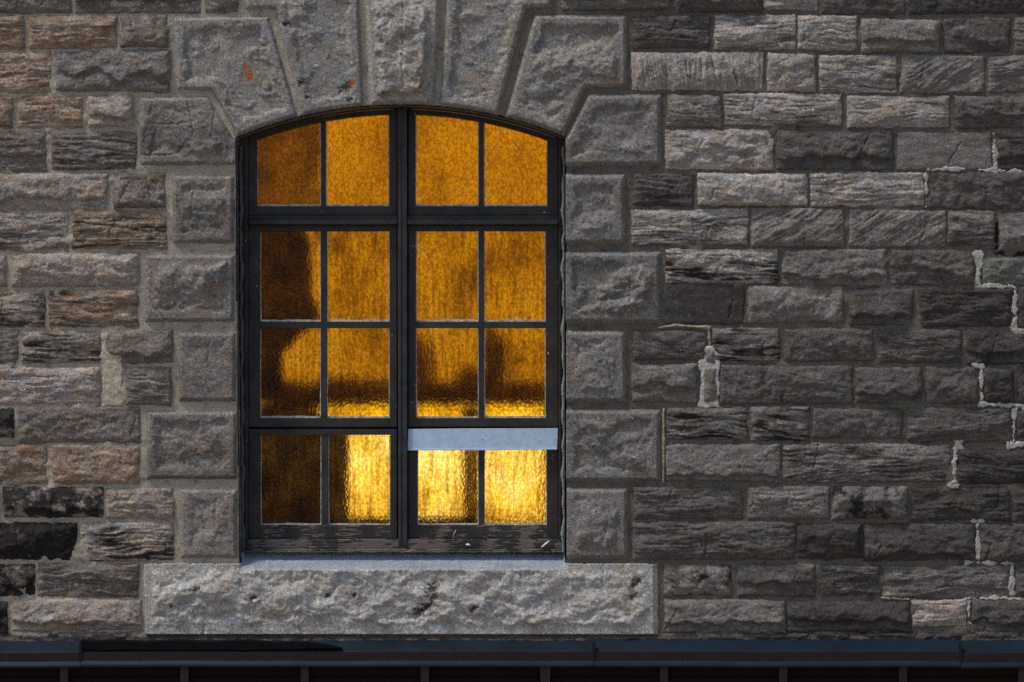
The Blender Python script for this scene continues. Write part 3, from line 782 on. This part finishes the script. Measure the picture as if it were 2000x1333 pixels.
for (xa, xb, c) in ((486, 775, ((502, 627), (636, 760))), (797.5, 1090, ((811, 935), (945, 1069)))):
    # arched top sash
    bm = bmesh.new()
    prism(bm, arc(xa, c[0][0], RG + 10, 4) + [(c[0][0], 420), (xa, 420)], YS, 0.16)
    prism(bm, arc(c[1][1], xb, RG + 10, 4) + [(xb, 420), (c[1][1], 420)], YS, 0.16)
    prism(bm, arc(c[0][0] - 1, c[1][1] + 1, RG + 9.6, 16) + arc(c[1][1] + 1, c[0][0] - 1, RG, 16), YS + .0004, 0.159)
    rect(bm, c[0][0] - 1, 403, c[1][1] + 1, 420, YS + .0004, 0.159)
    sa = bm_obj("sash", bm, M['paint_h'], win)
    for (p0, p1) in c: pane_with_putty(p0, 0, p1, 403.4, sa, top=RG + .5)
    bm = bmesh.new()
    m0, m1 = c[0][1], c[1][0]
    prism(bm, arc(m0, m1, RG + 2, 3) + [(m1, 405), (m0, 405)], YS + .006, YG + .012, 0.002); bm_obj("glazing_bar", bm, M['paint_v'], sa)
    # middle sash of four panes
    c = ((508, 627), (638, 761)) if xa < 700 else ((812, 935), (945, 1066))
    bm = bmesh.new()
    rect(bm, xa, 440, c[0][0], 834, YS, 0.16); rect(bm, c[1][1], 440, xb, 834, YS, 0.16)
    rect(bm, c[0][0] - 1, 440, c[1][1] + 1, 452, YS + .0004, 0.159)
    rect(bm, c[0][0] - 1, 817, c[1][1] + 1, 834, YS + .0004, 0.159)
    sa = bm_obj("sash", bm, M['paint_v'], win)
    m0, m1 = c[0][1], c[1][0]
    for (p0, p1) in c:
        pane_with_putty(p0, 452, p1, 629, sa, gm='glass_mid'); pane_with_putty(p0, 641, p1, 817, sa, gm='glass_mid')
    bm = bmesh.new(); bar(bm, m0 - .3, 450, m1 + .3, 819); bm_obj("glazing_bar", bm, M['paint_v'], sa)
    bm = bmesh.new(); rect(bm, c[0][0] - 1, 628.7, m0 + 1, 641.3, YS + .0066, YG + .0117, .002); rect(bm, m1 - 1, 628.7, c[1][1] + 1, 641.3, YS + .0066, YG + .0117, .002); bm_obj("glazing_bar", bm, M['paint_h'], sa)
    # bottom sash
    c = ((509, 628), (641, 762)) if xa < 700 else ((815, 935), (945, 1068))
    bm = bmesh.new()
    rect(bm, xa, 838.6, c[0][0], 1052, YS + .002, 0.16); rect(bm, c[1][1], 838.6, xb, 1052, YS + .002, 0.16)
    rect(bm, c[0][0] - 1, 838.6, c[1][1] + 1, 850, YS + .0024, 0.159)
    sa = bm_obj("sash", bm, M['paint_v'], win)
    bm = bmesh.new(); rect(bm, c[0][0] - 1, 1026, c[1][1] + 1, 1052, YS + .0024, 0.159); bm_obj("bottom_rail", bm, M['peel_h'], sa)
    m0, m1 = c[0][1], c[1][0]
    for (p0, p1) in c: pane_with_putty(p0, 850, p1, 1026.4, sa, gm='glass_low')
    bm = bmesh.new(); bar(bm, m0 - .3, 848, m1 + .3, 1029); bm_obj("glazing_bar", bm, M['paint_m'], sa)

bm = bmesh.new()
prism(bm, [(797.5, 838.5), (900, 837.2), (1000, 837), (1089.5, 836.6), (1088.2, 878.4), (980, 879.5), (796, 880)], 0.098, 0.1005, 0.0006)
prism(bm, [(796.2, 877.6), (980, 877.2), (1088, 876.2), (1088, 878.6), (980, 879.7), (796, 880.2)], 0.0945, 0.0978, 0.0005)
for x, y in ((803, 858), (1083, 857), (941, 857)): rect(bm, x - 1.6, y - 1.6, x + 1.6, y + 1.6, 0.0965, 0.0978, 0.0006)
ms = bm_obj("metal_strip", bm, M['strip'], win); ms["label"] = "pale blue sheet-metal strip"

# ------------------------------------------------------------------ flashing and cladding below
fl = tag(empty("eaves_flashing", (0, -0.06, P(1000, 1302, -0.1)[2])), "dark blue and brown folded metal flashing running along the foot of the stone wall", "flashing")
def flash_run(xa, xb, dz, top):
    prof = [(-0.018, top), (-0.078, 1271 + dz), (-0.084, 1274 + dz)]
    low = [(-0.085, 1273.5 + dz), (-0.0855, 1291 + dz), (-0.098, 1299 + dz), (-0.098, 1303 + dz), (-0.080, 1303 + dz)]
    bm = bmesh.new(); nx = max(4, int((xb - xa) / 30))
    def sheet(pr):
        rows = []
        for i in range(nx + 1):
            x = xa + (xb - xa) * i / nx
            w = .5 * math.sin(x * .013 + dz) + .4 * math.sin(x * .031)
            rows.append([bm.verts.new(P(x, py + w * .6, y)) for y, py in pr])
        for a, b in zip(rows[:-1], rows[1:]):
            for j in range(len(pr) - 1): bm.faces.new((a[j], b[j], b[j + 1], a[j + 1]))
    sheet(prof); t = bm_obj("flashing_top", bm, M['flash'], fl)
    bm = bmesh.new(); sheet(low[:2]); bm_obj("fascia", bm, M['fascia'], fl)
    bm = bmesh.new(); sheet(low[1:]); bm_obj("drip_edge", bm, M['flash'], fl)
flash_run(-480, 156.4, 1.5, 1251); flash_run(157.6, 1159.3, 0, 1250); flash_run(1160.7, 1875.3, 0.5, 1248); flash_run(1876.7, 2480, 2.5, 1250)
for x in (157, 1160, 1876):
    bm = bmesh.new(); rect(bm, x - 3, 1256, x + 3, 1302, -0.0885, -0.070, 0.001); bm_obj("seam_cover", bm, M['flash'], fl)
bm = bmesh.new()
prism(bm, [(158, 1251)] + [(x, 1253 + 1.2 * math.sin(x * .05) + 8 * max(0, (x - 480) / 180) ** 2) for x in range(180, 660, 20)] + [(668, 1266)] + [(x, 1269.5 + .8 * math.sin(x * .07) - 3 * max(0, (x - 480) / 180)) for x in range(640, 170, -20)] + [(158, 1271)], -0.0862, -0.01, 0.0008)  # plain black wedge tapering along the flashing top
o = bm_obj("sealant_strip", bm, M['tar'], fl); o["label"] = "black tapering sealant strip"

cl = tag(empty("batten_cladding", (0, 0, P(1000, 1560, 0)[2])), "dark brown vertical cladding with narrow battens under the flashing", "cladding")
bx = [-584, -350, -116, 125, 360, 595, 830, 1065, 1297, 1530, 1764, 1997, 2231, 2465]
for a, b in zip(bx[:-1], bx[1:]):
    bm = bmesh.new(); rect(bm, a + 8.5, 1285, b - 8.5, 1319, -0.030, 0.0, 0.001)
    rect(bm, a + 8.5, 1319.5, b - 8.5, 1324, -0.022, 0.0, 0.0)
    rect(bm, a + 8.5, 1324.5, b - 8.5, 1560, -0.034, 0.0, 0.001); bm_obj("panel", bm, M['clad'], cl)
for a in bx:
    bm = bmesh.new(); rect(bm, a - 8, 1285, a + 8, 1560, -0.058, 0.0, 0.002); bm_obj("batten", bm, M['batten'], cl)

# ------------------------------------------------------------------ the lit room behind the glass
def quad(bm, *v): bm.faces.new([bm.verts.new(p) for p in v])
xl, xr, zt, zb, ya, yb = -1.5, 0.75, 1.25, -1.25, 0.19, 1.15
bm = bmesh.new()
quad(bm, (xl, yb, zb), (xr, yb, zb), (xr, yb, zt), (xl, yb, zt))
quad(bm, (xl, ya, zb), (xl, yb, zb), (xl, yb, zt), (xl, ya, zt))
quad(bm, (xr, ya, zb), (xr, ya, zt), (xr, yb, zt), (xr, yb, zb))
quad(bm, (xl, ya, zt), (xl, yb, zt), (xr, yb, zt), (xr, ya, zt))
quad(bm, (xl, ya, zb), (xr, ya, zb), (xr, yb, zb), (xl, yb, zb))
o1, o2, o3, o4 = P(474, 0, .19)[0], P(1098, 0, .19)[0], P(0, 206, .19)[2], P(0, 1080, .19)[2]
quad(bm, (xl, ya, zb), (xl, ya, zt), (o1, ya, zt), (o1, ya, zb))
quad(bm, (o2, ya, zb), (o2, ya, zt), (xr, ya, zt), (xr, ya, zb))
quad(bm, (o1, ya, o3), (o1, ya, zt), (o2, ya, zt), (o2, ya, o3))
quad(bm, (o1, ya, zb), (o1, ya, o4), (o2, ya, o4), (o2, ya, zb))
tag(bm_obj("room", bm, M['plaster']), kind="structure")

def glow_panel(px0, py0, px1, py1, y, m, lab):  # added glowing sheets that light the panes; no such fixture is known
    t = tag(empty("light_panel", P((px0 + px1) / 2, py1, y)), lab, "light panel")
    bm = bmesh.new(); rect(bm, px0, py0, px1, py1, y, y + .012, 0); bm_obj("diffuser", bm, m, t)
    bm = bmesh.new(); rect(bm, px0 - 6, py0 - 6, px1 + 6, py1 + 6, y + .013, y + .05, 0); bm_obj("housing", bm, M['board'], t)
glow_panel(430, 150, 1200, 776, 1.05, M['glow_upper'], "amber light panel glowing behind the upper and middle panes")
glow_panel(640, 790, 1066, 1012, 1.00, M['glow_lower'], "brighter yellow light panel glowing behind the bottom panes")

# shelf and what stands on it
bm = bmesh.new(); rect(bm, 440, 784, 1125, 794, .50, .66, .002)
tag(bm_obj("shelf", bm, M['board']), "dark shelf board seen through the glass behind the middle panes", "shelf")
def lump(px, py, w, h, y, lab, seed):
    bm = bmesh.new(); bmesh.ops.create_icosphere(bm, subdivisions=4, radius=1)
    rr = random.Random(seed)
    for v in bm.verts:
        n_ = 1 + .12 * math.sin(v.co.x * 3 + seed) * math.cos(v.co.z * 2.4 + seed) + .05 * math.sin(v.co.z * 9 + v.co.x * 5)
        q = v.co * n_
        z = max(q.z, -.72)
        v.co = Vector(P(px, py, y)) + Vector((q.x * w * S / 2, q.y * .07, (z + .72) * h * S / 1.72))
    tag(bm_obj("sack", bm, M['sack'], None, True), lab, "sack", "dark sacks on the shelf inside")
lump(580, 786, 130, 46, .58, "low dark rounded sack behind the left end of the middle panes", 1)
lump(672, 786, 100, 56, .58, "dark rounded sack just right of the leftmost glazing bar", 2)
lump(742, 786, 90, 52, .58, "dark rounded sack beside the central mullion on its left", 3)
lump(812, 786, 80, 150, .58, "tall dark sack beside the central mullion on its right", 4)
lump(868, 786, 90, 44, .58, "low dark sack between the tall sack and the right glazing bar", 5)
lump(918, 786, 60, 76, .58, "medium dark sack behind the right glazing bar", 6)
lump(964, 786, 52, 165, .58, "tallest narrow dark sack right of the right glazing bar", 7)
lump(1030, 786, 110, 48, .58, "low wide dark sack at the right end of the shelf", 8)

def curtain(name, left, edge, label, y=.36, fold=0.012, m='cloth'):
    ys_ = np.linspace(edge[0][1], edge[-1][1], 70); xs_ = np.interp(ys_, [e[1] for e in edge], [e[0] for e in edge])
    bm = bmesh.new(); rows = []
    for yy, xe in zip(ys_, xs_):
        rw = []
        for i in range(31):
            x = left + (xe - left) * i / 30
            dep = y + fold * math.sin((x + yy * .9) * .055) + fold * .6 * math.sin((x * .6 - yy) * .03)
            rw.append(bm.verts.new(P(x, yy, dep)))
        rows.append(rw)
    for a, b in zip(rows[:-1], rows[1:]):
        for i in range(30): bm.faces.new((a[i], a[i + 1], b[i + 1], b[i]))
    o = tag(bm_obj(name, bm, M[m], None, True), label, "curtain")
    sm = o.modifiers.new("thickness", 'SOLIDIFY'); sm.thickness = .003
    return o
curtain("curtain", 440, [(590, 436), (606, 470), (611, 530), (611, 575), (628, 620), (585, 660), (556, 690), (553, 740), (560, 778)], "dark cloth hanging behind the left middle panes")
curtain("curtain", 440, [(600, 798), (640, 815), (681, 842), (682, 900), (683, 980), (690, 1060)], "dark draped curtain covering the lower left pane", y=.36, fold=.018)
curtain("curtain", 440, [(634, 170), (632, 260), (628, 340), (634, 432)], "thin sheer curtain dimming the upper left arched pane", y=.36, fold=.014, m='sheer')  # added sheet that only dims this pane
bm = bmesh.new(); rect(bm, 903, 799, 938, 1075, .42, .45, .004)
tag(bm_obj("post", bm, M['sack']), "dark upright post behind the lower right sash", "post")
bm = bmesh.new(); rect(bm, 690, 1008, 930, 1075, .42, .50, .006)
tag(bm_obj("box", bm, M['board']), "low dark box at the foot of the lower middle panes", "box")

# ------------------------------------------------------------------ bits on the sill
def bit(name, pts, w, m, label, cat, group=None):
    cu = bmesh.new(); V = [Vector(P(x, y, d)) for x, y, d in pts]; rows = []
    for i, p in enumerate(V):
        t = (V[min(i + 1, len(V) - 1)] - V[max(i - 1, 0)]).normalized()
        s = t.cross(Vector((0, 1, 0))).normalized(); u = s.cross(t).normalized()
        ww = w * (1 if 0 < i < len(V) - 1 else .5)
        rows.append([cu.verts.new(p + s * ww * math.cos(a) + u * ww * math.sin(a)) for a in (0, 2.09, 4.19)])
    for a, b in zip(rows[:-1], rows[1:]):
        for i in range(3): cu.faces.new((a[i], a[(i + 1) % 3], b[(i + 1) % 3], b[i]))
    cu.faces.new(rows[0]); cu.faces.new(rows[-1][::-1])
    tag(bm_obj(name, cu, m), label, cat, group)
for (x, y, dx, dy, lab) in ((524, 1083, 2, -9, "upright dry straw stub nearest the left jamb"), (558, 1087, 8, -11, "leaning straw stalk left of the middle of the left sash foot"),
                            (655, 1090, 20, -4, "low flat straw stalk under the right pane of the left sash"), (788, 1080, 24, -6, "long sloping straw stalk at the foot of the central mullion"),
                            (942, 1086, 0, -9, "upright straw stub under the right glazing bar"), (957, 1088, -12, -12, "slanted straw stalk just right of the upright stub under the right glazing bar"),
                            (1078, 1090, 4, -17, "tall bent straw stalk at the right end of the ledge"), (898, 1084, -9, 6, "small straw stalk below the white paint chip")):
    bit("straw", [(x, y, .064), (x + dx * .5, y + dy * .6, .058), (x + dx, y + dy, .066)], .0011, M['straw'], lab, "straw", "dry straw stalks on the window ledge")
bit("splinter", [(1058, 1069, .070), (1066, 1062, .068), (1073, 1057, .072)], .0042, M['chip'], "pale wood splinter lying at the right end of the sill board", "splinter")
bit("paint_chip", [(910, 1064, .084), (914, 1064, .082), (918, 1065, .084)], .0052, M['chip'], "white paint chip near the middle of the right half of the sill board", "chip")
bit("feather", [(885, 1050, .108), (887, 1042, .103), (891, 1035, .108)], .002, M['straw'], "tiny pale feather stuck upright on the lower right sash rail", "feather")

# ------------------------------------------------------------------ ground in front (below the frame)
bm = bmesh.new(); quad(bm, (-60, -60, -3.6), (60, -60, -3.6), (60, 20, -3.6), (-60, 20, -3.6))
tag(bm_obj("ground", bm, M['earth']), kind="structure")
